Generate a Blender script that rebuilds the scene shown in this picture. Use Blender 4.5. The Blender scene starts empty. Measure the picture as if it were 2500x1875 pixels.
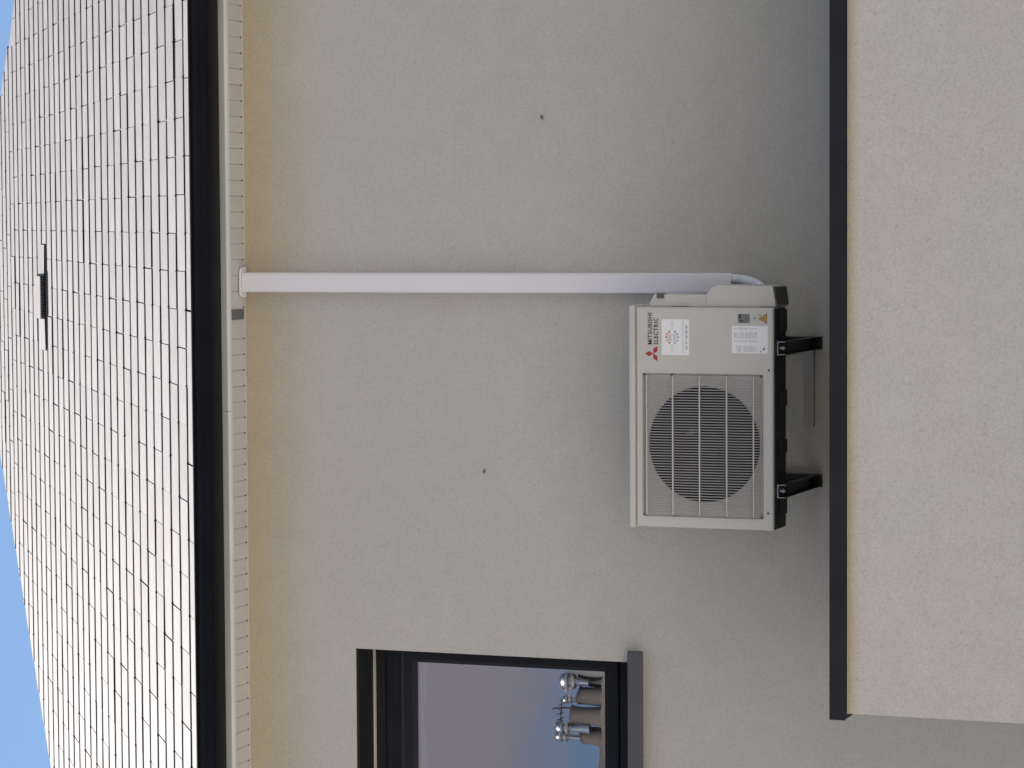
import bpy, bmesh, math, random
from mathutils import Vector, Matrix
random.seed(7)
S = bpy.context.scene
COL = S.collection
R = math.radians
sin, cos, PI = math.sin, math.cos, math.pi

# ------------------------------------------------------------------ camera
CAM = Vector((0.2110, -10.5711, 1.5716))
YAW, PIT, ROLL, FPX = 0.0604, 0.3625, 0.0154, 7150.57
fw = Vector((-sin(YAW)*cos(PIT), cos(YAW)*cos(PIT), sin(PIT)))
rt = Vector((cos(YAW), sin(YAW), 0.0))
up = rt.cross(fw)
rt2 = rt*cos(ROLL) + up*sin(ROLL)
up2 = -rt*sin(ROLL) + up*cos(ROLL)
cd = bpy.data.cameras.new('camera')
cam = bpy.data.objects.new('camera', cd); COL.objects.link(cam)
# the phone was held on its side: picture left is up
cx, cy, cz = -up2, rt2, -fw
cam.matrix_world = Matrix(((cx.x, cy.x, cz.x, CAM.x), (cx.y, cy.y, cz.y, CAM.y), (cx.z, cy.z, cz.z, CAM.z), (0, 0, 0, 1)))
cd.sensor_fit = 'HORIZONTAL'; cd.sensor_width = 36.0
cd.lens = FPX/2500*36.0
cd.clip_start = 0.1; cd.clip_end = 2000
S.camera = cam
def project(p):
    d = Vector(p) - CAM
    w = d.dot(fw)
    return 1250 - FPX*d.dot(up2)/w, 937.5 - FPX*d.dot(rt2)/w

# ------------------------------------------------------------------ sky, sun, exposure
SUN_EL, SUN_AZ = R(55), R(32)          # azimuth to the left of straight behind the house
sun_dir = Vector((-sin(SUN_AZ)*cos(SUN_EL), cos(SUN_AZ)*cos(SUN_EL), sin(SUN_EL)))
W = bpy.data.worlds.new('World'); S.world = W; W.use_nodes = True
nt = W.node_tree; nt.nodes.clear()
def N(t, tree=None, **kw):
    n = (tree or nt).nodes.new(t)
    for k, v in kw.items(): setattr(n, k, v)
    return n
sky = N('ShaderNodeTexSky', sky_type='NISHITA', sun_disc=False, sun_elevation=SUN_EL, sun_rotation=-SUN_AZ)
sky.air_density = 1.2; sky.dust_density = 0.0; sky.ozone_density = 2.0
tc = N('ShaderNodeTexCoord')
cn = N('ShaderNodeTexNoise'); cn.inputs['Scale'].default_value = 3.2; cn.inputs['Detail'].default_value = 5; cn.inputs['Roughness'].default_value = .55
cmap = N('ShaderNodeMapping'); cmap.inputs['Location'].default_value = (0.35, 0.1, 0.0); cmap.inputs['Scale'].default_value = (1, 1, 2.2)
# the broken cloud bank that the window pane mirrors: cover grows away from the sun side
sep = N('ShaderNodeSeparateXYZ'); cov = N('ShaderNodeMapRange'); cov.inputs['From Min'].default_value = .2; cov.inputs['From Max'].default_value = -.9
cov.inputs['To Min'].default_value = -.25; cov.inputs['To Max'].default_value = .13
cadd = N('ShaderNodeMath', operation='ADD')
czr = N('ShaderNodeMapRange'); czr.inputs['From Min'].default_value = .322; czr.inputs['From Max'].default_value = .40   # clear strip under the bank
czr.inputs['To Min'].default_value = -.16; czr.inputs['To Max'].default_value = .03
cad2 = N('ShaderNodeMath', operation='ADD')
cr = N('ShaderNodeValToRGB'); cr.color_ramp.elements[0].position = .47; cr.color_ramp.elements[1].position = .62
cr.color_ramp.elements[1].color = (.85, .85, .85, 1)
cmix = N('ShaderNodeMix', data_type='RGBA'); cmix.inputs['B'].default_value = (3.5, 3.25, 3.45, 1)
bg = N('ShaderNodeBackground'); bg.inputs['Strength'].default_value = 0.075
wo = N('ShaderNodeOutputWorld')
L = nt.links.new
L(tc.outputs['Generated'], cmap.inputs['Vector']); L(cmap.outputs['Vector'], cn.inputs['Vector']); L(tc.outputs['Generated'], sep.inputs[0]); L(sep.outputs['Y'], cov.inputs['Value']); L(cn.outputs['Fac'], cadd.inputs[0]); L(cov.outputs[0], cadd.inputs[1]); L(sep.outputs['Z'], czr.inputs['Value']); L(cadd.outputs[0], cad2.inputs[0]); L(czr.outputs[0], cad2.inputs[1]); L(cad2.outputs[0], cr.inputs['Fac'])
L(cr.outputs['Color'], cmix.inputs['Factor']); L(sky.outputs['Color'], cmix.inputs['A'])
L(cmix.outputs['Result'], bg.inputs['Color']); L(bg.outputs['Background'], wo.inputs['Surface'])
sd = bpy.data.lights.new('sun', 'SUN'); sd.energy = 5.0; sd.angle = R(0.53); sd.color = (1.0, .955, .89)
so = bpy.data.objects.new('sun', sd); COL.objects.link(so)
so.rotation_euler = sun_dir.to_track_quat('Z', 'Y').to_euler(); so.location = (0, 20, 30)
S.view_settings.view_transform = 'Standard'; S.view_settings.look = 'None'
S.view_settings.gamma = 1.0; S.view_settings.use_curve_mapping = False
S.view_settings.exposure = 0.86
S.cycles.max_bounces = 8; S.cycles.diffuse_bounces = 5

# ------------------------------------------------------------------ materials
def mat(name, col, rough=.6, spec=.5, metal=0.0, var=0.0, vscale=8.0, bump=0.0, bscale=60.0, detail=4, rnd=0.0, speck=0.0, speckscale=200.0):
    m = bpy.data.materials.new(name); m.use_nodes = True
    t = m.node_tree; b = t.nodes['Principled BSDF']
    b.inputs['Roughness'].default_value = rough; b.inputs['Metallic'].default_value = metal
    b.inputs['Specular IOR Level'].default_value = spec
    co = N('ShaderNodeTexCoord', t)
    last = None
    rgb = N('ShaderNodeRGB', t); rgb.outputs[0].default_value = (*col, 1); last = rgb.outputs[0]
    def mul(last, fac_socket, lo, hi):
        mr = N('ShaderNodeMapRange', t); mr.inputs['From Min'].default_value = .3; mr.inputs['From Max'].default_value = .7
        mr.inputs['To Min'].default_value = lo; mr.inputs['To Max'].default_value = hi
        t.links.new(fac_socket, mr.inputs['Value'])
        vm = N('ShaderNodeVectorMath', t, operation='SCALE')
        t.links.new(last, vm.inputs[0]); t.links.new(mr.outputs[0], vm.inputs['Scale'])
        return vm.outputs[0]
    if var:
        n = N('ShaderNodeTexNoise', t); n.inputs['Scale'].default_value = vscale; n.inputs['Detail'].default_value = detail
        t.links.new(co.outputs['Object'], n.inputs['Vector']); last = mul(last, n.outputs['Fac'], 1-var, 1+var)
    if speck:
        n = N('ShaderNodeTexNoise', t); n.inputs['Scale'].default_value = speckscale; n.inputs['Detail'].default_value = 2
        t.links.new(co.outputs['Object'], n.inputs['Vector']); last = mul(last, n.outputs['Fac'], 1-speck, 1+speck)
    if rnd:
        oi = N('ShaderNodeObjectInfo', t)
        mr = N('ShaderNodeMapRange', t); mr.inputs['To Min'].default_value = 1-rnd; mr.inputs['To Max'].default_value = 1+rnd
        t.links.new(oi.outputs['Random'], mr.inputs['Value'])
        vm = N('ShaderNodeVectorMath', t, operation='SCALE'); t.links.new(last, vm.inputs[0]); t.links.new(mr.outputs[0], vm.inputs['Scale']); last = vm.outputs[0]
    t.links.new(last, b.inputs['Base Color'])
    if bump:
        n = N('ShaderNodeTexNoise', t); n.inputs['Scale'].default_value = bscale; n.inputs['Detail'].default_value = 3
        bp = N('ShaderNodeBump', t); bp.inputs['Strength'].default_value = .6; bp.inputs['Distance'].default_value = bump
        t.links.new(co.outputs['Object'], n.inputs['Vector']); t.links.new(n.outputs['Fac'], bp.inputs['Height']); t.links.new(bp.outputs['Normal'], b.inputs['Normal'])
    m['last'] = 0
    return m

def render_mat(name, col, warm_shade_bands=None, warm_shade_h=.5):
    """sprayed mineral render: warm off-white, fine grain, small dark pores, tan band of warm light and shade painted under an edge"""
    m = bpy.data.materials.new(name); m.use_nodes = True
    t = m.node_tree; b = t.nodes['Principled BSDF']; b.inputs['Roughness'].default_value = .93; b.inputs['Specular IOR Level'].default_value = .15
    lk = t.links.new
    co = N('ShaderNodeTexCoord', t)
    rgb = N('ShaderNodeRGB', t); rgb.outputs[0].default_value = (*col, 1); last = rgb.outputs[0]
    def noise(scale, det, rough=.5):
        n = N('ShaderNodeTexNoise', t); n.inputs['Scale'].default_value = scale; n.inputs['Detail'].default_value = det; n.inputs['Roughness'].default_value = rough
        lk(co.outputs['Object'], n.inputs['Vector']); return n.outputs['Fac']
    def scale(last, s, a, bb, lo, hi):
        mr = N('ShaderNodeMapRange', t); mr.inputs['From Min'].default_value = a; mr.inputs['From Max'].default_value = bb
        mr.inputs['To Min'].default_value = lo; mr.inputs['To Max'].default_value = hi; lk(s, mr.inputs['Value'])
        vm = N('ShaderNodeVectorMath', t, operation='SCALE'); lk(last, vm.inputs[0]); lk(mr.outputs[0], vm.inputs['Scale']); return vm.outputs[0]
    last = scale(last, noise(1.6, 5, .6), .3, .7, .978, 1.022)
    last = scale(last, noise(11, 4), .3, .7, .975, 1.025)
    last = scale(last, noise(130, 3, .7), .3, .7, .89, 1.11)
    last = scale(last, noise(48, 3, .6), .3, .7, .965, 1.035)
    last = scale(last, noise(95, 2), .30, .37, .86, 1.0)      # pores
    # slight greenish / pinkish drift of the pigment
    mx = N('ShaderNodeMix', t, data_type='RGBA'); mx.blend_type = 'MULTIPLY'; mx.inputs['B'].default_value = (1.008, .993, .996, 1)
    mr = N('ShaderNodeMapRange', t); mr.inputs['From Min'].default_value = .42; mr.inputs['From Max'].default_value = .58; lk(noise(3.1, 3), mr.inputs['Value'])
    lk(mr.outputs[0], mx.inputs['Factor']); lk(last, mx.inputs['A']); last = mx.outputs['Result']
    if warm_shade_bands is not None:
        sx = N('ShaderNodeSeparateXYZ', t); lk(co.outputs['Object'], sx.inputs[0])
        for top, h, tint in warm_shade_bands:
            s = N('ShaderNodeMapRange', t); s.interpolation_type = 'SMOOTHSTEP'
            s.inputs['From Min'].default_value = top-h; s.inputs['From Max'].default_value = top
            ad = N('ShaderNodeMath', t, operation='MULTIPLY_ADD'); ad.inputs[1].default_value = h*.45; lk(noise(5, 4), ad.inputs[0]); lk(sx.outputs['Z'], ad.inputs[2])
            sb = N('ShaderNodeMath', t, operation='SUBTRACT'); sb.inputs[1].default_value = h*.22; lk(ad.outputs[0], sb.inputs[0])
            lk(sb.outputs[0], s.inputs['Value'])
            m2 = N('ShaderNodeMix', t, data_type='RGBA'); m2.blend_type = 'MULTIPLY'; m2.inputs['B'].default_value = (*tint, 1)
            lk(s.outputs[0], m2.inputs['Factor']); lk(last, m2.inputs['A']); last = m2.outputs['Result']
    lk(last, b.inputs['Base Color'])
    bp = N('ShaderNodeBump', t); bp.inputs['Strength'].default_value = .5; bp.inputs['Distance'].default_value = .0018
    lk(noise(150, 4, .65), bp.inputs['Height']); lk(bp.outputs['Normal'], b.inputs['Normal'])
    return m

M = {}
M['wall'] = render_mat('wall_render', (.472, .454, .417), [(6.72, .36, (.915, .80, .65))])  # tan under the eave: warm light and eave shade painted into the colour
M['ext'] = render_mat('extension_render', (.545, .522, .487), [(4.0, .05, (.94, .80, .63))])  # warm light tone below the coping, painted into the colour
M['slate'] = mat('slate', (.292, .265, .260), rough=.75, spec=.16, var=.13, vscale=7, rnd=.09, speck=.08, speckscale=70, bump=.0006, bscale=45)
M['slate_shade'] = mat('slate_shade', (.022, .021, .021), rough=.85, spec=.1)  # shadow on slate noses and sides, put into a near-black colour
M['deck'] = mat('roof_deck', (.05, .047, .045), rough=.9)
M['vent_grey'] = mat('vent_grey', (.10, .10, .11), rough=.6)
M['steel'] = mat('hook_steel', (.02, .02, .021), rough=.5, metal=.0)
M['gutter'] = mat('gutter_paint', (.0045, .0052, .009), rough=.45, spec=.13, var=.3, vscale=3)
M['coping'] = mat('coping_paint', (.020, .0195, .026), rough=.55, spec=.2, var=.12, vscale=5)
M['sill'] = mat('sill_paint', (.085, .083, .095), rough=.5, spec=.35, var=.10, vscale=6)
M['frame'] = mat('window_frame_paint', (.017, .018, .024), rough=.55, spec=.15, var=.15, vscale=6)
M['lintel'] = mat('shutter_casing', (.012, .013, .017), rough=.55, spec=.3)
M['lath'] = mat('shutter_lath', (.55, .53, .50), rough=.5)
M['pvc'] = mat('white_pvc', (.61, .62, .61), rough=.42, spec=.4, var=.05, vscale=4)
M['soffit'] = mat('soffit_pvc', (.55, .53, .51), rough=.5, spec=.35, var=.05, vscale=7, rnd=.03)
M['soffit_grey'] = mat('soffit_grey_strip', (.13, .14, .135), rough=.7)
M['trunk'] = mat('trunking_pvc', (.73, .70, .735), rough=.38, spec=.4, var=.025, vscale=5)
M['hose'] = mat('hose_white', (.72, .72, .73), rough=.6, var=.08, vscale=30)
M['ac'] = mat('cabinet_paint', (.545, .522, .487), rough=.42, spec=.35, var=.025, vscale=5, speck=.015, speckscale=150)
M['acrod'] = mat('grille_coating', (.37, .355, .36), rough=.5, spec=.3)
M['acdark'] = mat('cabinet_dark', (.009, .0095, .012), rough=.65)
M['fan'] = mat('fan_plastic', (.006, .006, .0065), rough=.6)
M['shade'] = mat('handle_slot', (.10, .10, .095), rough=.8)
M['paper'] = mat('label_paper', (.80, .79, .80), rough=.55, var=.02, vscale=20)
M['ink'] = mat('ink_black', (.035, .036, .036), rough=.7)
M['inkgrey'] = mat('ink_grey', (.40, .395, .40), rough=.7, var=.25, vscale=160)
M['inkmid'] = mat('ink_mid', (.20, .195, .19), rough=.7, var=.45, vscale=140)
M['red'] = mat('logo_red', (.38, .035, .032), rough=.5)
M['pink'] = mat('ink_red', (.58, .30, .28), rough=.7, var=.2, vscale=120)
M['blue'] = mat('ink_blue', (.40, .45, .56), rough=.7, var=.2, vscale=120)
M['yellow'] = mat('warning_yellow', (.50, .29, .035), rough=.5)
M['bracket'] = mat('bracket_zinc', (.40, .385, .41), rough=.5, metal=.2, var=.1, vscale=30)
M['armshade'] = mat('bracket_shade', (.035, .034, .038), rough=.5, spec=.3)  # grey metal arms coloured dark: the shade in the channel is painted in
M['batten'] = mat('batten_grey', (.34, .33, .335), rough=.7)
M['insect'] = mat('insect_dark', (.03, .026, .022), rough=.6)
M['wing'] = mat('insect_wing', (.22, .20, .17), rough=.5)
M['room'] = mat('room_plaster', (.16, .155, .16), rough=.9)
M['curtain'] = mat('curtain_cloth', (.80, .77, .84), rough=.9)
M['ground'] = mat('pale_gravel', (.60, .555, .49), rough=.95, var=.12, vscale=.7, speck=.2, speckscale=60)
M['membrane'] = mat('roof_membrane', (.045, .045, .05), rough=.85, var=.2, vscale=4)
M['stone'] = mat('neighbour_stone', (.12, .112, .10), rough=.9, var=.25, vscale=2.2, speck=.1, speckscale=14)
M['nroof'] = mat('neighbour_slate', (.07, .072, .08), rough=.6, var=.2, vscale=6)
M['clay'] = mat('chimney_clay', (.095, .085, .08), rough=.85, var=.15, vscale=8)
M['cowl'] = mat('cowl_aluminium', (.50, .49, .49), rough=.34, metal=1.0)
M['soot'] = mat('chimney_soot', (.05, .05, .055), rough=.8)

def glass_mat():
    m = bpy.data.materials.new('window_glass'); m.use_nodes = True
    t = m.node_tree; t.nodes.clear()
    o = N('ShaderNodeOutputMaterial', t); mx = N('ShaderNodeMixShader', t); tr = N('ShaderNodeBsdfTransparent', t); gl = N('ShaderNodeBsdfGlossy', t)
    tr.inputs['Color'].default_value = (.80, .83, .86, 1); gl.inputs['Roughness'].default_value = .004; gl.inputs['Color'].default_value = (.97, .91, .93, 1)
    lw = N('ShaderNodeFresnel', t); lw.inputs['IOR'].default_value = 1.5
    ma = N('ShaderNodeMath', t, operation='MULTIPLY_ADD'); ma.inputs[1].default_value = 2.0; ma.inputs[2].default_value = .25
    co = N('ShaderNodeTexCoord', t); n = N('ShaderNodeTexNoise', t); n.inputs['Scale'].default_value = 2.2
    bp = N('ShaderNodeBump', t); bp.inputs['Strength'].default_value = .2; bp.inputs['Distance'].default_value = .003
    t.links.new(co.outputs['Object'], n.inputs['Vector']); t.links.new(n.outputs['Fac'], bp.inputs['Height']); t.links.new(bp.outputs['Normal'], gl.inputs['Normal'])
    t.links.new(lw.outputs[0], ma.inputs[0]); t.links.new(ma.outputs[0], mx.inputs['Fac'])
    t.links.new(tr.outputs[0], mx.inputs[1]); t.links.new(gl.outputs[0], mx.inputs[2]); t.links.new(mx.outputs[0], o.inputs['Surface'])
    return m
M['glass'] = glass_mat()

# ------------------------------------------------------------------ mesh helpers
class MB:
    def __init__(s): s.v = []; s.f = []
    def add(s, vs, fs):
        o = len(s.v); s.v += [tuple(v) for v in vs]; s.f += [tuple(i+o for i in f) for f in fs]; return s
    def box(s, x0, x1, y0, y1, z0, z1):
        return s.add([(x0,y0,z0),(x1,y0,z0),(x1,y1,z0),(x0,y1,z0),(x0,y0,z1),(x1,y0,z1),(x1,y1,z1),(x0,y1,z1)],
                     [(0,3,2,1),(4,5,6,7),(0,1,5,4),(1,2,6,5),(2,3,7,6),(3,0,4,7)])
    def prism(s, pts, fn0, fn1):
        """closed profile pts, fn0/fn1 map (a,b)->xyz for both ends"""
        n = len(pts)
        return s.add([fn0(*p) for p in pts] + [fn1(*p) for p in pts],
                     [tuple(range(n-1, -1, -1)), tuple(range(n, 2*n))] + [(i, (i+1) % n, n+(i+1) % n, n+i) for i in range(n)])
    def tube(s, path, r, n=8, cap=True):
        P = [Vector(p) for p in path]; rs = r if isinstance(r, (list, tuple)) else [r]*len(P)
        o = len(s.v); t0 = (P[1]-P[0]).normalized()
        a = t0.orthogonal().normalized()
        for i, p in enumerate(P):
            t = ((P[min(i+1, len(P)-1)]-P[max(i-1, 0)])).normalized()
            a = (a - t*a.dot(t)).normalized(); b = t.cross(a)
            for k in range(n): s.v.append(tuple(p + (a*cos(2*PI*k/n) + b*sin(2*PI*k/n))*rs[i]))
        for i in range(len(P)-1):
            for k in range(n): s.f.append((o+i*n+k, o+i*n+(k+1) % n, o+(i+1)*n+(k+1) % n, o+(i+1)*n+k))
        if cap:
            s.f.append(tuple(o+k for k in range(n-1, -1, -1))); s.f.append(tuple(o+(len(P)-1)*n+k for k in range(n)))
        return s
    def lathe(s, prof, c=(0, 0, 0), n=20):
        o = len(s.v)
        for r, z in prof:
            for k in range(n): s.v.append((c[0]+r*cos(2*PI*k/n), c[1]+r*sin(2*PI*k/n), c[2]+z))
        for i in range(len(prof)-1):
            for k in range(n): s.f.append((o+i*n+k, o+i*n+(k+1) % n, o+(i+1)*n+(k+1) % n, o+(i+1)*n+k))
        s.f.append(tuple(o+k for k in range(n-1, -1, -1))); s.f.append(tuple(o+(len(prof)-1)*n+k for k in range(n)))
        return s
    def mesh(s, name, m, bevel=0, seg=2, smooth=False, recalc=True):
        bm = bmesh.new()
        vs = [bm.verts.new(v) for v in s.v]; bm.verts.ensure_lookup_table()
        for f in s.f:
            try: bm.faces.new([vs[i] for i in f])
            except ValueError: pass
        if recalc: bmesh.ops.recalc_face_normals(bm, faces=bm.faces)
        if bevel:
            ed = [e for e in bm.edges if len(e.link_faces) == 2 and e.calc_face_angle(0) > R(30)]
            bmesh.ops.bevel(bm, geom=ed, offset=bevel, segments=seg, profile=.5, affect='EDGES', clamp_overlap=True)
        me = bpy.data.meshes.new(name); bm.to_mesh(me); bm.free()
        me.materials.append(M[m] if isinstance(m, str) else m)
        if smooth:
            for p in me.polygons: p.use_smooth = True
            if bevel or smooth == 'auto':
                try: me.set_sharp_from_angle(angle=R(40))
                except Exception: pass
        return me
    def build(s, name, m, parent=None, **kw):
        return link(name, s.mesh(name, m, **kw), parent)

def link(name, data, parent=None):
    o = bpy.data.objects.new(name, data); COL.objects.link(o); o.parent = parent; return o
def tag(o, label, cat, group=None):
    o['label'] = label; o['category'] = cat
    if group: o['group'] = group
    return o
def empty(name, loc, label, cat, group=None):
    o = bpy.data.objects.new(name, None); COL.objects.link(o); o.location = loc; o.empty_display_size = .1
    return tag(o, label, cat, group)
def child_empty(name, parent):
    o = bpy.data.objects.new(name, None); COL.objects.link(o); o.parent = parent; o.empty_display_size = .1; return o
B = lambda: MB()

# ------------------------------------------------------------------ ground
g = B().add([(-300, -300, 0), (300, -300, 0), (300, 300, 0), (-300, 300, 0)], [(0, 1, 2, 3)]).build('ground', 'ground', recalc=False); g['kind'] = 'structure'

# ------------------------------------------------------------------ house
XL, XR = -6.0, 5.4                      # house ends
ZS = 6.727                              # soffit level
house = empty('house', (0, 0, 0), 'rendered two-storey house with slate hipped roof, dark gutter and white boxed eaves', 'house')
WX0, WX1, WZ0, WZ1 = -2.70, -1.489, 5.112, 6.258   # window opening
w = B()
w.box(XL, WX0, 0, .32, 0, ZS+.10); w.box(WX1, XR, 0, .32, 0, ZS+.10)
w.box(WX0, WX1, 0, .32, 0, WZ0); w.box(WX0, WX1, 0, .32, WZ1, ZS+.10)
w.box(XL, XL+.3, .32, 12.6, 0, ZS+.10); w.box(XR-.3, XR, .32, 12.6, 0, ZS+.10); w.box(XL, XR, 12.6, 12.9, 0, ZS+.10)
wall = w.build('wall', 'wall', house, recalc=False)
wall['label'] = 'off-white rendered main wall'
# the room behind the window
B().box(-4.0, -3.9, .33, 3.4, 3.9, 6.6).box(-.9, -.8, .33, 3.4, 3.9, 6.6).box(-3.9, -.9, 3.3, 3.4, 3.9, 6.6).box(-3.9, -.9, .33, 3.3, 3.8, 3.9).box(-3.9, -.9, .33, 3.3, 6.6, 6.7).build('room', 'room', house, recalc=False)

# ---- roof: pyramid deck, hooked slates
YE, ZE, AP = -0.2401, 6.8269, 0.6474
UW, EX, U0 = 0.3083, 0.2059, -0.7649
TH = 0.0084
ca, sa = cos(AP), sin(AP)
def roof_pt(u, v, h=0.0):               # u along the eave, v up the slope, h off the surface
    return Vector((u, YE + v*ca - h*sa, ZE + v*sa + h*ca))
HL = lambda k: -1.992 + .1440*(k-28.288)          # hips in course units
HR = lambda k: 1.310 - .1395*(k-29.561)
KA = (1.310+1.992 + .1395*29.561 + .1440*28.288)/(.1440+.1395)
UA = HL(KA)
apex = roof_pt(UA, KA*EX, -1.5*TH)
e0l, e0r = roof_pt(HL(0), .0, -1.5*TH), roof_pt(HR(0), .0, -1.5*TH)
yb = 2*apex.y - YE
e1l, e1r = Vector((e0l.x, yb, e0l.z)), Vector((e0r.x, yb, e0r.z))
dk = B().add([e0l, e0r, e1r, e1l, apex, e0l-Vector((0,-.03,.03)), e0r-Vector((0,-.03,.03)), e1r-Vector((0,0,.03)), e1l-Vector((0,0,.03))],
             [(0,1,4),(1,2,4),(2,3,4),(3,0,4),(0,5,6,1),(1,6,7,2),(2,7,8,3),(3,8,5,0),(8,7,6,5)])
roof = dk.build('roof', 'deck', house)
roof['label'] = 'hipped roof of pale sunlit slates in staggered courses'

GAP = .0035; LEN = 2*EX - .012
def slab_mesh():
    # nose raised so each slate rests on the one below, its top edge lies on the deck
    b = B(); h = UW/2 - GAP/2
    P = [(-h, 0, TH), (h, 0, TH), (h, LEN, -.0004), (-h, LEN, -.0004)]
    b.add([(x, y, z) for x, y, z in P] + [(x, y, z+TH) for x, y, z in P], [(0,3,2,1),(4,5,6,7),(0,1,5,4),(1,2,6,5),(2,3,7,6),(3,0,4,7)])
    me = b.mesh('slate', 'slate')
    me.materials.append(M['slate_shade'])
    for p in me.polygons:
        if p.normal.z < .7: p.material_index = 1
    return me
slate_me = slab_mesh()
rot = Matrix(((1, 0, 0), (0, ca, -sa), (0, sa, ca))).to_4x4()
VENT_K = 22; VENT_X0, VENT_X1 = -.315, -.092
tiles = []                              # (area, k, uc, clipped?)
hooks = B()
for k in range(0, int(KA)+1):
    v = k*EX
    off = .5*(k % 2)
    if k >= 30: off += (.10, -.14, .21, -.06, .33, .12)[k % 6]
    n0 = int((HL(k)-U0)/UW) - 2; n1 = int((HR(k)-U0)/UW) + 2
    for i in range(n0, n1):
        ja = U0 - (0.5 + off)*UW + i*UW                # slate centre; joints sit half a slate away
        uc = ja + random.uniform(-.0025, .0025)
        a, b_ = uc-UW/2+GAP/2, uc+UW/2-GAP/2
        if b_ < HL(k)+.02 or a > HR(k)-.02: continue
        clipped = a < HL(k+2) or b_ > HR(k+2)
        q0, q1 = project(roof_pt(a, v)), project(roof_pt(b_, v+EX))
        x0, x1 = sorted((q0[0], q1[0])); y0, y1 = sorted((q0[1], q1[1]))
        vx = max(0, min(x1, 2500)-max(x0, 0)); vy = max(0, min(y1, 1875)-max(y0, 0))
        ar = vx*vy if k else vx*vy*.5
        tiles.append((ar, k, uc, clipped))
tiles.sort(key=lambda t: -t[0])
rest = B(); nparts = 0
def clip_poly(poly, f):                 # keep f(p) >= 0
    out = []
    for i in range(len(poly)):
        p, q = poly[i], poly[(i+1) % len(poly)]
        a, b_ = f(p), f(q)
        if a >= 0: out.append(p)
        if a*b_ < 0:
            t = a/(a-b_); out.append((p[0]+(q[0]-p[0])*t, p[1]+(q[1]-p[1])*t))
    return out
for ar, k, uc, clipped in tiles:
    lift = random.uniform(0, .0014) + (.0025 if random.random() < .035 else 0)
    yaw = random.gauss(0, .0018)
    tilt = max(-.004, min(.004, random.gauss(0, .0016)))
    mtx = Matrix.Translation(roof_pt(uc, k*EX + random.gauss(0, .0012), -1.5*TH + lift)) @ rot @ Matrix.Rotation(yaw, 4, 'Z') @ Matrix.Rotation(-lift/LEN, 4, 'X') @ Matrix.Rotation(tilt, 4, 'Y')
    if not clipped and ar > 0 and nparts < 300:
        o = link('slate', slate_me, roof); o.matrix_local = mtx; nparts += 1
    else:
        h = UW/2 - GAP/2
        poly = [(-h, 0), (h, 0), (h, LEN), (-h, LEN)]
        if clipped:
            poly = clip_poly(poly, lambda p: (uc+p[0]) - HL(k+p[1]/EX))
            poly = clip_poly(poly, lambda p: HR(k+p[1]/EX) - (uc+p[0]))
        if len(poly) < 3: continue
        zt = lambda y: TH*(1-y/LEN)
        n = len(poly)
        rest.add([mtx @ Vector((x, y, zt(y)+TH)) for x, y in poly] + [mtx @ Vector((x, y, zt(y))) for x, y in poly],
                 [tuple(range(n)), tuple(range(2*n-1, n-1, -1))] + [(i, n+i, n+(i+1) % n, (i+1) % n) for i in range(n)])
    if ar > 0 and k < 36 and k > 0 and HL(k)+.03 < uc < HR(k)-.03:      # steel hook holding the middle of the nose
        hm = mtx
        c = Vector((random.uniform(-.004, .004), 0, 0))
        hw = .0028
        hooks.add([hm @ (c+Vector(p)) for p in ((-hw, -.0045, -.001), (hw, -.0045, -.001), (hw, .0, -.001), (-hw, .0, -.001), (-hw, -.0045, 2*TH+.0028), (hw, -.0045, 2*TH+.0028), (hw, .016, 2*TH+.0008), (-hw, .016, 2*TH+.0008))],
                  [(0, 3, 2, 1), (4, 5, 6, 7), (0, 1, 5, 4), (1, 2, 6, 5), (2, 3, 7, 6), (3, 0, 4, 7)])
r_ = rest.build('outer_slates', 'slate', roof)
r_.data.materials.append(M['slate_shade'])
rn = Vector((0, -sa, ca))
for p in r_.data.polygons:
    if p.normal.dot(rn) < .7: p.material_index = 1
r_['kind'] = 'stuff'
h_ = hooks.build('slate_hooks', 'steel', roof); h_['kind'] = 'stuff'
# roof vent: a low hood with a barred mouth
vk = VENT_K + .10
hh = .036
v0 = vk*EX
vent = B().prism([(v0+.012, .031), (v0+.012, hh), (v0+.40, .019), (v0+.40, .012)], lambda a, b_: roof_pt(VENT_X0-.004, a, b_), lambda a, b_: roof_pt(VENT_X1+.004, a, b_))
vo = vent.build('roof_vent', 'slate', roof); vo['label'] = 'small raised vent with a barred mouth among the slates'
vb = B()
for i in range(18):
    u = VENT_X0 + (i+.5)*(VENT_X1-VENT_X0)/18
    vb.prism([(v0+.016, .016), (v0+.016, .0305), (v0+.019, .0305), (v0+.019, .016)], lambda a, b_: roof_pt(u-.0026, a, b_), lambda a, b_: roof_pt(u+.0026, a, b_))
vb.build('vent_bars', 'vent_grey', roof)
vd = B().prism([(v0+.004, .0), (v0+.004, .0160), (v0+.024, .0160), (v0+.024, .0309), (v0+.30, .018), (v0+.30, .0)], lambda a, b_: roof_pt(VENT_X0-.002, a, b_), lambda a, b_: roof_pt(VENT_X1+.002, a, b_))
vd.build('vent_body', 'slate_shade', roof)
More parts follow.
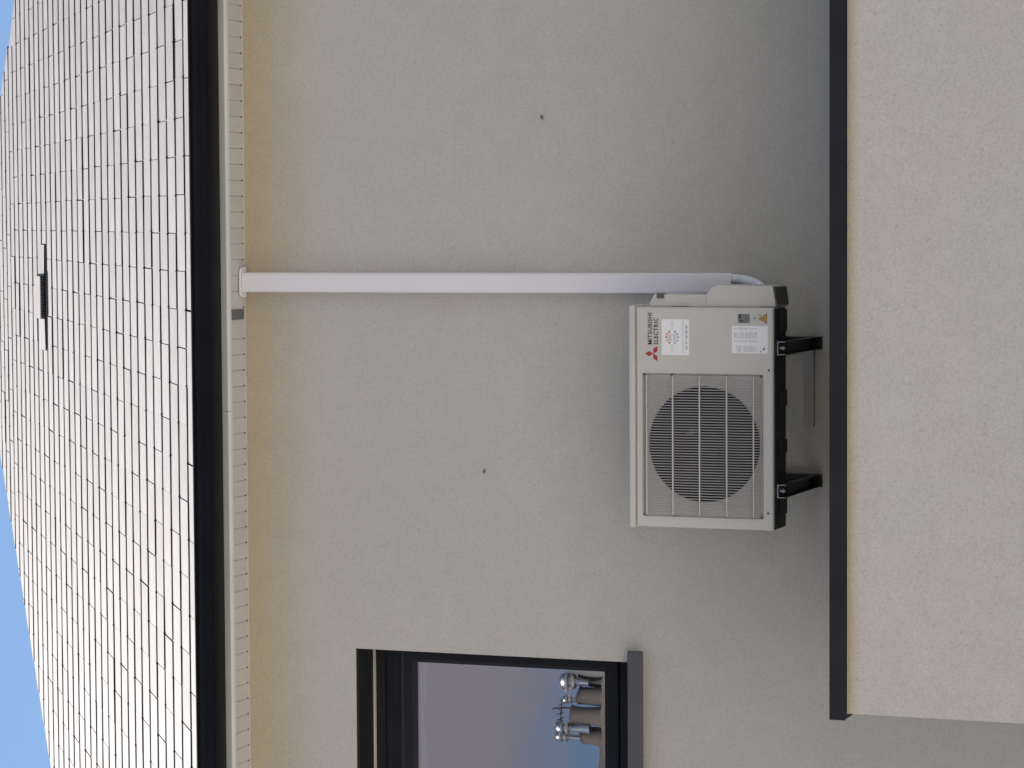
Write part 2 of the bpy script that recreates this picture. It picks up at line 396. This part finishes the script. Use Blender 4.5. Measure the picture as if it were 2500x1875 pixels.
# slates either side are bent up where they meet the vent
for s_, xe in ((-1, VENT_X0-.005), (1, VENT_X1+.005)):
    xo = xe + s_*.17
    P = [roof_pt(xe, v0+.004, .006), roof_pt(xo, v0+.0, .004), roof_pt(xo, v0+.30, .001), roof_pt(xe, v0+.30, .002)]
    T = [roof_pt(xe, v0+.004, .0150), roof_pt(xo, v0+.0, .0125), roof_pt(xo, v0+.30, .004), roof_pt(xe, v0+.30, .010)]
    wo_ = B().add(P+T, [(0, 1, 2, 3), (4, 5, 6, 7), (0, 1, 5, 4), (1, 2, 6, 5), (2, 3, 7, 6), (3, 0, 4, 7)]).build('bent_slate', 'slate', roof)
    wo_.data.materials.append(M['slate_shade'])
    for p in wo_.data.polygons:
        if p.normal.dot(Vector((0, -sa, ca))) < .7: p.material_index = 1

# ---- eaves: gutter, fascia, soffit planks
GX0, GX1 = HL(0)-.02, HR(0)+.02
gp = [(-.165, 6.800), (-.160, 6.757), (-.172, 6.749), (-.262, 6.7485), (-.273, 6.754), (-.2765, 6.768), (-.279, 6.778), (-.2795, 6.796), (-.2825, 6.800),
      (-.2835, 6.812), (-.292, 6.8135), (-.2945, 6.8175), (-.2915, 6.8215), (-.284, 6.8215), (-.279, 6.818), (-.2765, 6.812), (-.274, 6.796), (-.272, 6.768), (-.262, 6.755), (-.172, 6.755), (-.167, 6.800)]
gut = B().prism(gp, lambda a, b_: (GX0, a, b_), lambda a, b_: (GX1, a, b_)).build('gutter', 'gutter', house, smooth='auto')
gut['label'] = 'dark anthracite box gutter'
fp = [(-.150, 6.86), (-.150, 6.742), (-.1525, 6.739), (-.1530, 6.732), (-.149, 6.7265), (-.141, 6.7245), (-.131, 6.7245), (-.128, 6.728), (-.130, 6.735), (-.132, 6.86)]
SEAM = -.545
for a0, a1 in ((GX0+.1, SEAM-.0008), (SEAM+.0008, GX1-.1)):
    o = B().prism(fp, lambda a, b_: (a0, a, b_), lambda a, b_: (a1, a, b_)).build('fascia_board', 'pvc', house, smooth='auto')
sb = B().box(GX0+.1, GX1-.1, -.131, -.0115, ZS+.0022, ZS+.012).build('soffit', 'soffit', house)
sb['label'] = 'pale boxed soffit of narrow planks'
B().box(GX0+.1, GX1-.1, -.0105, 0.0-.0006, ZS-.0035, ZS+.02).build('soffit_trim', 'soffit', house)
B().box(GX0+.1, GX1-.1, -.12, .0, ZS+.035, ZS+.04).build('soffit_void_board', 'acdark', house)
PP = .0630
pk = B().box(-PP/2+.0011, PP/2-.0011, -.1285, -.0115, ZS, ZS+.0021).mesh('plank', 'soffit', bevel=.0012, seg=1)
gk = B().box(-.021, .021, -.1285, -.0115, ZS+.0008, ZS+.0021).mesh('plank', 'soffit_grey')
vslots = B()
ref = .1167 - PP/2
i = -40
while i < 34:
    xc = ref - i*PP
    if abs(xc-(-.165)) < .034 and False: pass
    if -.188 < xc < -.142:
        o = link('plank', gk, sb); o.location = (-.164, 0, 0); o['label'] = 'dark grey strip left in the soffit'
    elif GX0+.13 < xc < GX1-.13:
        o = link('plank', pk, sb); o.location = (xc, random.gauss(0, .0004), random.gauss(0, .00025))
        vslots.box(xc-PP/2-.0026, xc-PP/2+.0026, -.0205, -.0117, ZS-.0008, ZS+.002)
    i += 1

vslots.build('vent_slots', 'acdark', sb)['kind'] = 'stuff'
# ---- window
win = child_empty('window', house)
win['label'] = 'dark framed window with sky and chimneys mirrored in its pane'
FY = .19
fr = B()
fr.box(WX1-.012, WX1, FY, FY+.07, WZ0, WZ1-.06); fr.box(WX0, WX0+.012, FY, FY+.07, WZ0, WZ1-.06)
fr.box(WX0+.012, WX1-.012, FY, FY+.07, WZ0, WZ0+.105); fr.box(WX0+.012, WX1-.012, FY, FY+.07, WZ1-.115, WZ1-.0)
fr.build('frame', 'frame', win)
sx0, sx1, sz0, sz1 = WX0+.012, WX1-.012, WZ0+.108, WZ1-.118
sh = B(); sw = .062
sp = [(0, 0), (.012, .006), (.046, .006), (.054, .013), (sw, .020), (sw, .05), (0, .05)]
def rail(a, b_, fn): sh.prism(sp, lambda p, d: fn(a, p, d), lambda p, d: fn(b_, p, d))
rail(sx0, sx1, lambda x, p, d: (x + (p if x == sx0 else -p), FY-.012+d, sz0+p))
rail(sx0, sx1, lambda x, p, d: (x + (p if x == sx0 else -p), FY-.012+d, sz1-p))
rail(sz0, sz1, lambda z, p, d: (sx1-p, FY-.012+d, z + (p if z == sz0 else -p)))
rail(sz0, sz1, lambda z, p, d: (sx0+p, FY-.012+d, z + (p if z == sz0 else -p)))
sash = sh.build('sash', 'frame', win)
B().box(sx0+sw-.004, sx1-sw+.004, FY+.012, FY+.018, sz0+sw-.004, sz1-sw+.004).build('glass_pane', 'glass', win)
# roller shutter casing under the lintel, pale bottom lath of the rolled-up shutter
B().box(WX0+.001, WX1-.001, .004, .148, WZ1-.010, WZ1-.0005).box(WX0+.001, WX1-.001, .166, FY-.002, WZ1-.052, WZ1-.0005).build('shutter_casing', 'lintel', win)
B().box(WX0+.02, WX1-.014, .149, .163, WZ1-.016, WZ1-.003).build('shutter_lath', 'lath', win)
B().box(WX1-.010, WX1-.0015, .10, .188, WZ0+.004, WZ1-.055).build('shutter_guide', 'frame', win)
sl = B().prism([(.19, WZ0+.012), (-.048, WZ0-.006), (-.050, WZ0-.008), (-.050, WZ0-.066), (-.046, WZ0-.068), (-.044, WZ0-.066), (-.044, WZ0-.012), (.19, WZ0+.004)],
               lambda a, b_: (WX0-.05, a, b_), lambda a, b_: (WX1+.044, a, b_))
sill = sl.build('sill', 'sill', win); sill['label'] = 'grey projecting metal sill'
B().box(WX1+.0442, WX1+.0525, -.0505, -.0430, WZ0-.0675, WZ0-.0065).build('sill_end_cap', 'sill', win, bevel=.002)
cb = B()
npt = 60
pts = [(WX0+.1 + (WX1-WX0-.17)*i/npt, FY+.05 + .008*sin(i*.9)+.004*sin(i*2.3), sz1-sw-.018 - .006*sin(i*.37) - .003*sin(i*1.1)) for i in range(npt+1)]
for i in range(npt):
    a, b_ = pts[i], pts[i+1]
    cb.add([(a[0], a[1], a[2]), (b_[0], b_[1], b_[2]), (b_[0], b_[1], sz1), (a[0], a[1], sz1)], [(0, 1, 2, 3)])
cb.build('curtain_hem', 'curtain', win, recalc=False)

# ---- flat-roofed extension in front
EXL, EY, EZ = -1.4590, -1.0373, 4.000
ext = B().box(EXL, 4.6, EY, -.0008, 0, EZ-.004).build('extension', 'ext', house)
ext['label'] = 'lower rendered extension under a dark coping'
cp = [(-1.0668, 4.049), (-1.0668, 3.999), (-1.062, 3.994), (-1.058, 3.999), (-1.058, EZ-.0005), (-.80, EZ-.0005), (-.80, 4.053)]
B().prism(cp, lambda a, b_: (EXL-.0185, a, b_), lambda a, b_: (4.62, a, b_)).build('coping', 'coping', ext)
cp2 = [(EXL-.0165, 4.0485), (EXL-.0165, 4.0005), (EXL-.006, 4.0005), (EXL+.23, 4.0005), (EXL+.23, 4.0525)]
B().prism(cp2, lambda a, b_: (a, -.7995, b_), lambda a, b_: (a, -.001, b_)).build('coping', 'coping', ext)
B().box(EXL+.231, 4.55, -.7995, -.001, EZ-.003, EZ+.02).build('flat_roof', 'membrane', ext)

# ------------------------------------------------------------------ trunking and hoses
tr = empty('pipe_trunking', (-.037, 0, 4.69), 'white plastic pipe trunking running up the wall from air conditioner to soffit', 'trunking')
o_ = Vector((-.037, 0, 4.69))
def rrect(w2, d, r, n=4):
    p = [(-w2, 0)]
    for k in range(n+1): a = PI + PI/2*k/n; p.append((-w2+r+r*cos(a), -d+r+r*sin(a)))
    for k in range(n+1): a = 3*PI/2 + PI/2*k/n; p.append((w2-r+r*cos(a), -d+r+r*sin(a)))
    return p + [(w2, 0)]
B().prism(rrect(.0375, .058, .010), lambda a, b_: (a, b_-.0005, 0), lambda a, b_: (a, b_-.0005, ZS-4.69-.014)).build('cover', 'trunk', tr, smooth='auto')
B().prism([(-.0392, 0), (-.0392, -.018), (.0392, -.018), (.0392, 0)], lambda a, b_: (a, b_-.0008, .001), lambda a, b_: (a, b_-.0008, ZS-4.69-.016)).build('backplate', 'trunk', tr)
# wall rosette against the soffit
ros = []
for k in range(9):
    a = PI + PI/2*k/8; ros.append((-.060+.026+.026*cos(a), -.066+.026+.026*sin(a)))
for k in range(9):
    a = 3*PI/2 + PI/2*k/8; ros.append((.060-.026+.026*cos(a), -.066+.026+.026*sin(a)))
ros = [(-.060, -.012)] + ros + [(.060, -.012)]
B().prism(ros, lambda a, b_: (a, b_, ZS-4.69-.0125), lambda a, b_: (a, b_, ZS-4.69-.0045)).build('rosette', 'trunk', tr, bevel=.002)
def bez(p0, p1, p2, p3, n=14):
    P = [Vector(p) for p in (p0, p1, p2, p3)]
    return [P[0]*(1-t)**3 + P[1]*3*t*(1-t)**2 + P[2]*3*t*t*(1-t) + P[3]*t**3 for t in [i/n for i in range(n+1)]]
h1 = tag(B().tube(bez((-.016, -.030, 4.78), (-.016, -.032, 4.66), (-.010, -.06, 4.56), (-.105, -.24, 4.485), 18), .016, 12).build('insulated_hose', 'hose', smooth=True), 'thicker white insulated hose curving out of the trunking end nearest the wall edge', 'hose')
h2 = tag(B().tube(bez((-.052, -.034, 4.78), (-.052, -.036, 4.70), (-.055, -.06, 4.63), (-.115, -.24, 4.555), 16), .0105, 12).build('insulated_hose', 'hose', smooth=True), 'thinner white hose half hidden behind the air conditioner side cover', 'hose')

# ------------------------------------------------------------------ air conditioner
AX, AY, AZ = -.9126, -.4699, 4.9399      # left top front corner
ac = empty('air_conditioner', (AX+.4, AY+.15, AZ-.545), 'cream outdoor air conditioner unit with barred fan grille hung on the wall', 'air conditioner')
off = Vector((AX, AY, AZ)) - Vector((AX+.4, AY+.15, AZ-.545))
class AB(MB):                            # coordinates relative to the left top front corner
    def build(s, name, m, parent=ac, **kw):
        if parent is ac: s.v = [tuple(Vector(v)+off) for v in s.v]
        return super().build(name, m, parent, **kw)
DEP = .285
GX_0, GX_1, GZ_0, GZ_1 = .039, .560, -.493, -.034
FC = (.3035, -.2640); FR = .209
# shell without front
c = AB()
bx = [(0, .008), (.8, .008), (.8, DEP), (0, DEP)]
zt, zb = -.012, -.530; zr = -.492
c.add([(0, .006, zr), (.8, .006, zr), (.8, DEP, zr), (0, DEP, zr), (0, .006, zt), (.8, .006, zt), (.8, DEP, zt), (0, DEP, zt)],
      [(4, 5, 6, 7), (1, 2, 6, 5), (2, 3, 7, 6), (3, 0, 4, 7), (0, 3, 2, 1)])
c.box(0, .004, .0066, .150, zb, zr); c.box(.796, .8, .0066, .150, zb, zr)
cab = c.build('cabinet', 'ac')
# front panel with rectangular opening and folded edges
def ring(b, outer, inner, y0, y1):
    (ax0, ax1, az0, az1), (bx0, bx1, bz0, bz1) = outer, inner
    b.add([(ax0, y0, az0), (ax1, y0, az0), (ax1, y0, az1), (ax0, y0, az1), (bx0, y1, bz0), (bx1, y1, bz0), (bx1, y1, bz1), (bx0, y1, bz1)],
          [(0, 1, 5, 4), (1, 2, 6, 5), (2, 3, 7, 6), (3, 0, 4, 7)])
f = AB()
ring(f, (0, .8, zb, zt), (.006, .794, zb+.004, zt-.006), .0065, 0)
ring(f, (.006, .794, zb+.004, zt-.006), (GX_0, GX_1, GZ_0, GZ_1), 0, 0)
ring(f, (GX_0, GX_1, GZ_0, GZ_1), (GX_0+.007, GX_1-.007, GZ_0+.007, GZ_1-.007), 0, .010)
f.build('front_panel', 'ac', recalc=False)
# recessed bell-mouth plate with the round fan opening
bm_ = AB(); n = 64
ox0, ox1, oz0, oz1 = GX_0+.007, GX_1-.007, GZ_0+.007, GZ_1-.007
def onrect(a):
    dx, dz = cos(a), sin(a)
    t = min(((ox1-FC[0])/dx if dx > 1e-9 else (ox0-FC[0])/dx if dx < -1e-9 else 9), ((oz1-FC[1])/dz if dz > 1e-9 else (oz0-FC[1])/dz if dz < -1e-9 else 9))
    return FC[0]+dx*t, FC[1]+dz*t
angs = sorted([2*PI*k/n for k in range(n)] + [math.atan2(z-FC[1], x-FC[0]) % (2*PI) for x in (ox0, ox1) for z in (oz0, oz1)])
n = len(angs)
vs = []
rings = [(None, .010), (FR+.030 if False else FR+.004, .018), (FR, .024), (FR-.001, .06), (FR-.001, .13)]
for a in angs:
    x, z = onrect(a); vs.append((x, .010, z))
for rr, y in rings[1:]:
    for a in angs: vs.append((FC[0]+rr*cos(a), y, FC[1]+rr*sin(a)))
fs = [(i*n+k, i*n+(k+1) % n, (i+1)*n+(k+1) % n, (i+1)*n+k) for i in range(2) for k in range(n)]
bm_.add(vs, fs); bm_.build('bell_mouth', 'ac', recalc=False)
tb = AB(); tb.add(vs, [(i*n+k, i*n+(k+1) % n, (i+1)*n+(k+1) % n, (i+1)*n+k) for i in (2, 3) for k in range(n)] + [tuple(4*n+k for k in range(n))])
tb.build('fan_well', 'acdark', recalc=False)
# lid
AB().box(-.004, .806, -.006, DEP+.004, -.010, .012).build('lid', 'ac', bevel=.004, smooth=True)
# fan
fan = AB().tube([(FC[0], .045, FC[1]), (FC[0], .05, FC[1]), (FC[0], .10, FC[1])], [.028, .045, .050], 24).build('fan', 'fan', smooth='auto')
for j in range(3):
    b = AB(); a0 = j*2*PI/3 + .5; m_ = 8; pv = []
    for i in range(m_+1):
        t = i/m_; rr = .045 + (.195-.045)*t
        for s_ in range(5):
            u = s_/4; a = a0 + .15*t + (u-.35)*(1.25 - .15*t)
            pv.append(Vector((FC[0]+rr*cos(a), .060+.055*u, FC[1]+rr*sin(a)))+off)
    MB().add(pv, [(i*5+s_, i*5+s_+1, (i+1)*5+s_+1, (i+1)*5+s_) for i in range(m_) for s_ in range(4)]).build('fan_blade', 'fan', fan, recalc=False, smooth=True)
# motor stay and plate glimpsed behind the bars
AB().box(.345, .358, .030, .036, -.235, -.205).box(.334, .342, .031, .036, -.222, -.190).build('motor_stay', 'shade')
AB().box(.262, .350, .100, .104, -.385, -.372).box(.27, .335, .100, .104, -.42, -.396).build('coil_label', 'shade')
# grille: 53 upright rods and five cross bars
gr = AB().box(GX_0+.002, GX_1-.002, .0, .003, GZ_1-.012, GZ_1-.009).box(GX_0+.002, GX_1-.002, .0, .003, GZ_0+.009, GZ_0+.012).build('grille', 'acrod')
NR = 53
x_ = 0.0
rp = [(x_, .006, GZ_1-.009), (x_, -.002, GZ_1-.012), (x_, -.007, GZ_1-.020), (x_, -.008, GZ_1-.032), (x_, -.008, GZ_0+.034), (x_, -.007, GZ_0+.022), (x_, -.002, GZ_0+.014), (x_, .006, GZ_0+.010)]
rm = MB().tube([Vector(p)+off for p in rp], .0019, 6, cap=False).mesh('rod', 'acrod', smooth=True)
for i in range(NR):
    o = link('rod', rm, gr); o.location = (GX_0+.010 + (GX_1-GX_0-.020)*i/(NR-1), 0, 0)
for z in (-.057, -.156, -.257, -.359, -.459):
    MB().tube([Vector(p)+off for p in ((GX_0+.006, .006, z), (GX_0+.010, -.009, z), (GX_0+.02, -.0125, z), (GX_1-.02, -.0125, z), (GX_1-.010, -.009, z), (GX_1-.006, .006, z))], .0031, 6).build('cross_bar', 'ac', gr, smooth=True)
# side covers on the right
AB().prism([(.800, -.056), (.815, -.056), (.848, -.074), (.846, -.115), (.844, -.272), (.846, -.30), (.800, -.30)], lambda a, b_: (a, .030, b_), lambda a, b_: (a, .17, b_)).build('handle_cover', 'ac', bevel=.003)
AB().box(.831, .8495, .0265, .06, -.112, -.084).build('handle_slot', 'shade')
AB().prism([(.8005, -.272), (.846, -.272), (.873, -.294), (.880, -.313), (.877, -.521), (.815, -.531), (.8005, -.531)], lambda a, b_: (a, .022, b_), lambda a, b_: (a, .20, b_)).build('valve_cover', 'ac', bevel=.004)
AB().prism([(.808, -.5315), (.872, -.5225), (.872, -.5265), (.808, -.5355)], lambda a, b_: (a, .03, b_), lambda a, b_: (a, .19, b_)).build('cover_opening', 'shade')
for z0, z1 in ((-.205, -.145), (-.525, -.478)):
    AB().box(.7995, .8025, .012, .028, z0, z1).build('seam_gap', 'shade')
# base tray, feet
AB().box(.004, .796, .010, .150, -.534, -.5305).build('base_tray', 'acdark')
tf = AB()
for x0, x1 in ((.05, .15), (.27, .32), (.44, .50), (.71, .79)): tf.box(x0, x1, .06, .15, -.540, -.5345)
tf.build('tray_rib', 'acdark', bevel=.002)
for xf in (.144, .655):
    AB().box(xf-.03, xf+.03, .0, .26, -.546, -.5402).build('foot', 'acdark')
# screws
for x0, z0 in ((.165, -.020-.508), (.577, -.515), (.02, -.505)):
    pass
for x0, z0 in ((.576, -.513), (.062, -.510), (.556, -.150), (.556, -.044), (.046, -.044), (.046, -.157), (.046, -.486), (.553, -.484)):
    AB().tube([(x0, .004, z0), (x0, -.0022, z0), (x0, -.003, z0)], [.0042, .0042, .0022], 10).build('screw', 'shade')
# ---- printing and stickers
def text_mesh(txt, m, x0, x1, z0, z1, y=-.0012, bold=.0, parent=ac, name='lettering'):
    cu = bpy.data.curves.new('t', 'FONT'); cu.body = txt; cu.size = 1.0; cu.offset = bold; cu.resolution_u = 2; cu.space_character = 1.08
    ob = bpy.data.objects.new('t', cu); COL.objects.link(ob)
    dg = bpy.context.evaluated_depsgraph_get()
    me = bpy.data.meshes.new_from_object(ob.evaluated_get(dg)); bpy.data.objects.remove(ob)
    xs = [v.co.x for v in me.vertices]; ys = [v.co.y for v in me.vertices]
    ax, bx_, ay, by = min(xs), max(xs), min(ys), max(ys)
    for v in me.vertices:
        px = x0 + (v.co.x-ax)/(bx_-ax)*(x1-x0); pz = z0 + (v.co.y-ay)/(by-ay)*(z1-z0)
        v.co = Vector((px, y, pz)) + (off if parent is ac else off)
    me.materials.clear(); me.materials.append(M[m]); me.name = name
    return link(name, me, parent)
text_mesh('MITSUBISHI', 'ink', .665, .778, -.0755, -.0585, bold=.008)
text_mesh('ELECTRIC', 'ink', .665, .760, -.0980, -.0810, bold=.008)
s3 = .0180; lc = (.631, -.0795)
for j in range(3):
    a = PI/2 + j*2*PI/3
    d = Vector((cos(a), 0, sin(a))); e = Vector((-sin(a), 0, cos(a)))
    c0 = Vector((lc[0], -.0012, lc[1]))
    b = AB(); b.add([c0, c0+d*s3*.866-e*s3*.5, c0+d*s3*1.732, c0+d*s3*.866+e*s3*.5], [(0, 1, 2, 3)]).build('logo_diamond', 'red', recalc=False)
st = AB().box(.6265, .7565, -.0010, -.0003, -.2155, -.1115).build('sticker', 'paper'); st['label'] = 'white sticker with a red sun and blue snow star above a phone number'
def flat(b, x0, x1, z0, z1, y=-.0016): b.add([(x0, y, z0), (x1, y, z0), (x1, y, z1), (x0, y, z1)], [(0, 1, 2, 3)])
def child_flat(name, m, quads, parent, y=-.0016):
    b = MB()
    for q in quads:
        if len(q) == 4 and not isinstance(q[0], tuple): flat(b, *q, y=y)
        else: b.add([(p[0], y, p[1]) for p in q], [tuple(range(len(q)))])
    b.v = [tuple(Vector(v)+off) for v in b.v]
    return b.build(name, m, parent, recalc=False)
scx, scz = .691, -.1515
red, blu = [], []
for k in range(12):
    a = 2*PI*k/12
    if abs(sin(a)) < .2: continue
    d = (cos(a), sin(a)*.95); e = (-sin(a), cos(a))
    def dm(r0, r1, wd): return [(scx+d[0]*r0, scz+d[1]*r0), (scx+d[0]*(r0+r1)/2-e[0]*wd, scz+d[1]*(r0+r1)/2-e[1]*wd), (scx+d[0]*r1, scz+d[1]*r1), (scx+d[0]*(r0+r1)/2+e[0]*wd, scz+d[1]*(r0+r1)/2+e[1]*wd)]
    (red if sin(a) > 0 else blu).append(dm(.014, .0305, .0042))
    (red if sin(a) > 0 else blu).append(dm(.005, .014, .0022))
child_flat('sun_half', 'pink', red, st); child_flat('snow_half', 'blue', blu, st)
text_mesh('POMPE', 'inkgrey', .6365, .6625, -.1535, -.1485, y=-.0016, parent=st)
text_mesh('A CHALEUR', 'inkgrey', .7185, .7485, -.1535, -.1485, y=-.0016, parent=st)
text_mesh('www.energie-chauffage-climatisation', 'inkgrey', .632, .752, -.1945, -.1900, y=-.0016, bold=.02, parent=st)
text_mesh('02 97 66 50 40', 'inkmid', .6475, .7355, -.2095, -.2010, y=-.0016, bold=.01, parent=st)
st2 = AB().box(.6355, .7345, -.0010, -.0003, -.5095, -.3755).build('sticker', 'paper'); st2['label'] = 'white rating sticker full of small print'
rows = []
for k in range(19):
    z = -.385 - k*.0046
    for x0, x1 in ((.641, .668), (.6755, .6835), (.6895, .7155), (.7215, .7285)):
        if random.random() < .9: rows.append((x0, x0+(x1-x0)*random.uniform(.7, 1), z-.0016, z))
child_flat('small_print', 'inkgrey', rows, st2)
child_flat('symbol', 'ink', [(.6485, .6525, -.4985, -.4905), (.6525, .6565, -.4985, -.4945), (.640, .6445, -.4855, -.481)], st2)
dl = AB().box(.744, .777, -.0010, -.0003, -.4425, -.398).build('sticker', 'inkmid'); dl['label'] = 'small grey code plate'
child_flat('small_print', 'ink', [(.747, .757, -.4135, -.4065), (.749, .774, -.4195, -.4185), (.749, .774, -.4300, -.4285), (.749, .772, -.4360, -.4345), (.761, .774, -.4105, -.4015)], dl)
child_flat('earth_mark', 'inkmid', [(.7535, .7685, -.4635, -.4615), (.7555, .7665, -.4600, -.4585), (.758, .764, -.4565, -.4550), (.7603, .7617, -.4685, -.4635), (.772, .776, -.4825, -.4745)], ac, y=-.0012)
child_flat('warning_triangle', 'ink', [((.7425, -.5062), (.7785, -.5062), (.7605, -.4735))], ac, y=-.0010)
child_flat('warning_triangle', 'yellow', [((.7452, -.5046), (.7758, -.5046), (.7605, -.4768))], ac, y=-.0015)
child_flat('warning_bolt', 'ink', [((.7625, -.484), (.7575, -.4935), (.7602, -.4935), (.7588, -.5015), (.7640, -.4915), (.7612, -.4915))], ac, y=-.0019)

# ------------------------------------------------------------------ brackets
def bracket(xc, label):
    e = empty('wall_bracket', (xc, -.02, 4.365), label, 'bracket', 'brackets under the air conditioner')
    o0 = Vector((xc, -.02, 4.365))
    t = .0022; wd = .0235
    prof = [(-wd, 0), (-wd, .0285), (wd, .0285), (wd, 0), (wd-t, 0), (wd-t, .0285-t), (-wd+t, .0285-t), (-wd+t, 0)]
    B().prism(prof, lambda a, b_: (a, -.452, b_), lambda a, b_: (a, .018, b_ - .002)).build('arm', 'armshade', e)
    B().prism(prof, lambda a, b_: (a*1.01, -.4555, b_*1.01), lambda a, b_: (a*1.01, -.4521, b_*1.01)).build('arm_rim', 'bracket', e)
    B().prism([(-wd, 0), (-wd, .022), (-wd+t, .022), (-wd+t, t), (wd-t, t), (wd-t, .022), (wd, .022), (wd, 0)], lambda a, b_: (a, .0195-b_, -.012), lambda a, b_: (a, .0195-b_, .42)).build('wall_leg', 'armshade', e)
    b = B().tube([(0, -.435, .006), (0, -.435, .0555)], .004, 8); b.tube([(0, -.435, .0275), (0, -.435, .034)], .0085, 6); b.tube([(0, -.435, .010), (0, -.435, .016)], .008, 6)
    b.build('bolt', 'bracket', e)
    B().tube([(0, -.435, .0345), (0, -.435, .039)], .017, 16).build('rubber_mount', 'acdark', e)
    B().box(-wd-.003, wd+.003, -.4555, -.4525, .0, .0315).build('end_cap', 'bracket', e) if False else None
    for yy in (-.36, -.12):
        B().tube([(0, yy, .0262), (0, yy, .0235)], .006, 8).build('slot', 'acdark', e)
    return e
bracket(-.2575, 'metal wall bracket under the sticker side of the air conditioner, nearer the trunking')
bracket(-.7700, 'metal wall bracket under the fan grille end of the air conditioner, nearer the window')
tag(B().box(-.570, -.284, -.022, -.0008, 4.381, 4.420).build('wall_batten', 'batten', bevel=.002), 'short pale batten fixed flat to the shaded wall under the air conditioner', 'batten')

# ------------------------------------------------------------------ two insects on the wall
def insect(x, z, ang, s, label):
    e = empty('insect', (x, -.0008, z), label, 'insect'); e.rotation_euler = (0, ang, 0)
    B().tube([(0, -.002*s, -.0075*s), (0, -.0024*s, -.005*s), (0, -.0028*s, 0), (0, -.0026*s, .004*s), (0, -.0022*s, .0058*s)], [.0008*s, .0020*s, .0026*s, .0022*s, .001*s], 8).build('body', 'insect', e, smooth=True)
    B().tube([(0, -.0022*s, .0055*s), (0, -.0022*s, .0068*s), (0, -.0022*s, .0080*s)], [.0009*s, .0016*s, .0008*s], 8).build('head', 'insect', e, smooth=True)
    for sd_ in (-1, 1):
        B().add([(sd_*.0010*s, -.0050*s, .003*s), (sd_*.0045*s, -.0040*s, -.002*s), (sd_*.0040*s, -.0030*s, -.0095*s), (sd_*.0010*s, -.0046*s, -.0080*s)], [(0, 1, 2, 3)]).build('wing', 'wing', e, recalc=False)
        for q in (-1, 0, 1):
            B().tube([(sd_*.0018*s, -.0018*s, q*.0022*s), (sd_*.0045*s, -.0025*s, q*.0040*s), (sd_*.0062*s, -.0002, q*.0058*s)], .00028*s, 5).build('leg', 'insect', e)
    return e
insect(.598, 5.458, R(60), 1.1, 'small dark insect on the bare wall right of the trunking')
insect(-.770, 5.705, R(-62), 1.0, 'small dark insect on the wall above the air conditioner fan')

# ------------------------------------------------------------------ the house across the road, seen mirrored in the pane
nh = empty('neighbour_house', (-6.5, -18.5, 0), 'grey stone house mirrored in the window pane, its unseen body widened to block low sky light, chimneys crowded with metal cowls', 'house')
NZ = 7.6
nb = B().box(-14.0, 20.0, -8, 0, 0, NZ); nb.build('wall', 'stone', nh)  # unseen body widened, in dark stone, to block low sky light
B().prism([(.35, NZ-.05), (-4, 10.6), (-8.35, NZ-.05), (-8.35, NZ-.2), (.35, NZ-.2)], lambda a, b_: (-14.3, a, b_), lambda a, b_: (20.3, a, b_)).build('roof', 'nroof', nh)
for xx in (-12, -9.2, -6.4, -3.8, -1.2, 1.4, 4.0, 6.8, 9.6, 12.4, 15.2, 18):
    for zz in (1.0, 4.4):
        fo = B().box(xx-.55, xx+.55, -.02, .03, zz, zz+1.5).build('window', 'stone', nh)
        B().box(xx-.47, xx+.47, .0305, .036, zz+.08, zz+1.42).build('pane', 'lintel', fo)
ch = B().box(.95, 1.95, -.75, -.10, 7.6, 11.68); ch.box(.90, 2.0, -.80, -.05, 11.68, 11.76)
cho = ch.build('chimney', 'stone', nh, bevel=.01)
def pot(x, y, z0, h, r, m='clay'): return B().lathe([(r*.85, 0), (r, .03), (r*.92, .08), (r*.78, h*.9), (r*.9, h)], (x, y, z0), 14).build('chimney_pot', m, cho, smooth='auto')
def cowl(x, y, z0, h, r):
    o = B().lathe([(r*.55, 0), (r*.55, h-r*1.2), (r*.95, h-r*1.1), (r, h-r*.75), (r*.62, h-r*.65), (r*.62, h-r*.35), (r*1.08, h-r*.28), (r*1.12, h), (r*.98, h+r*.45), (r*.6, h+r*.85), (r*.12, h+r*1.0)], (x, y, z0), 18).build('cowl', 'cowl', cho, smooth='auto'); return o
pot(1.88, -.30, 11.76, .48, .11, 'soffit_grey'); pot(1.71, -.55, 11.76, .44, .13, 'soot'); pot(1.52, -.40, 11.76, .40, .12); pot(1.30, -.33, 11.76, .46, .13); pot(1.06, -.42, 11.76, .36, .12)
cowl(1.70, -.30, 11.98, .30, .085); cowl(1.47, -.42, 11.96, .36, .060); cowl(1.16, -.28, 11.98, .34, .075); cowl(1.02, -.45, 11.98, .42, .070)
an = B().tube([(1.36, -.36, 11.88), (1.36, -.36, 12.44)], .012, 6).tube([(1.22, -.36, 12.36), (1.48, -.36, 12.36)], .007, 6)
for q in range(5): an.tube([(1.24+q*.055, -.44, 12.36), (1.24+q*.055, -.28, 12.36)], .005, 5)
an.build('aerial', 'soot', cho)
c2 = B().box(-.2, 1.02, -1.9, -1.2, 8.2, 12.22); c2.build('chimney', 'nroof', nh, bevel=.01)
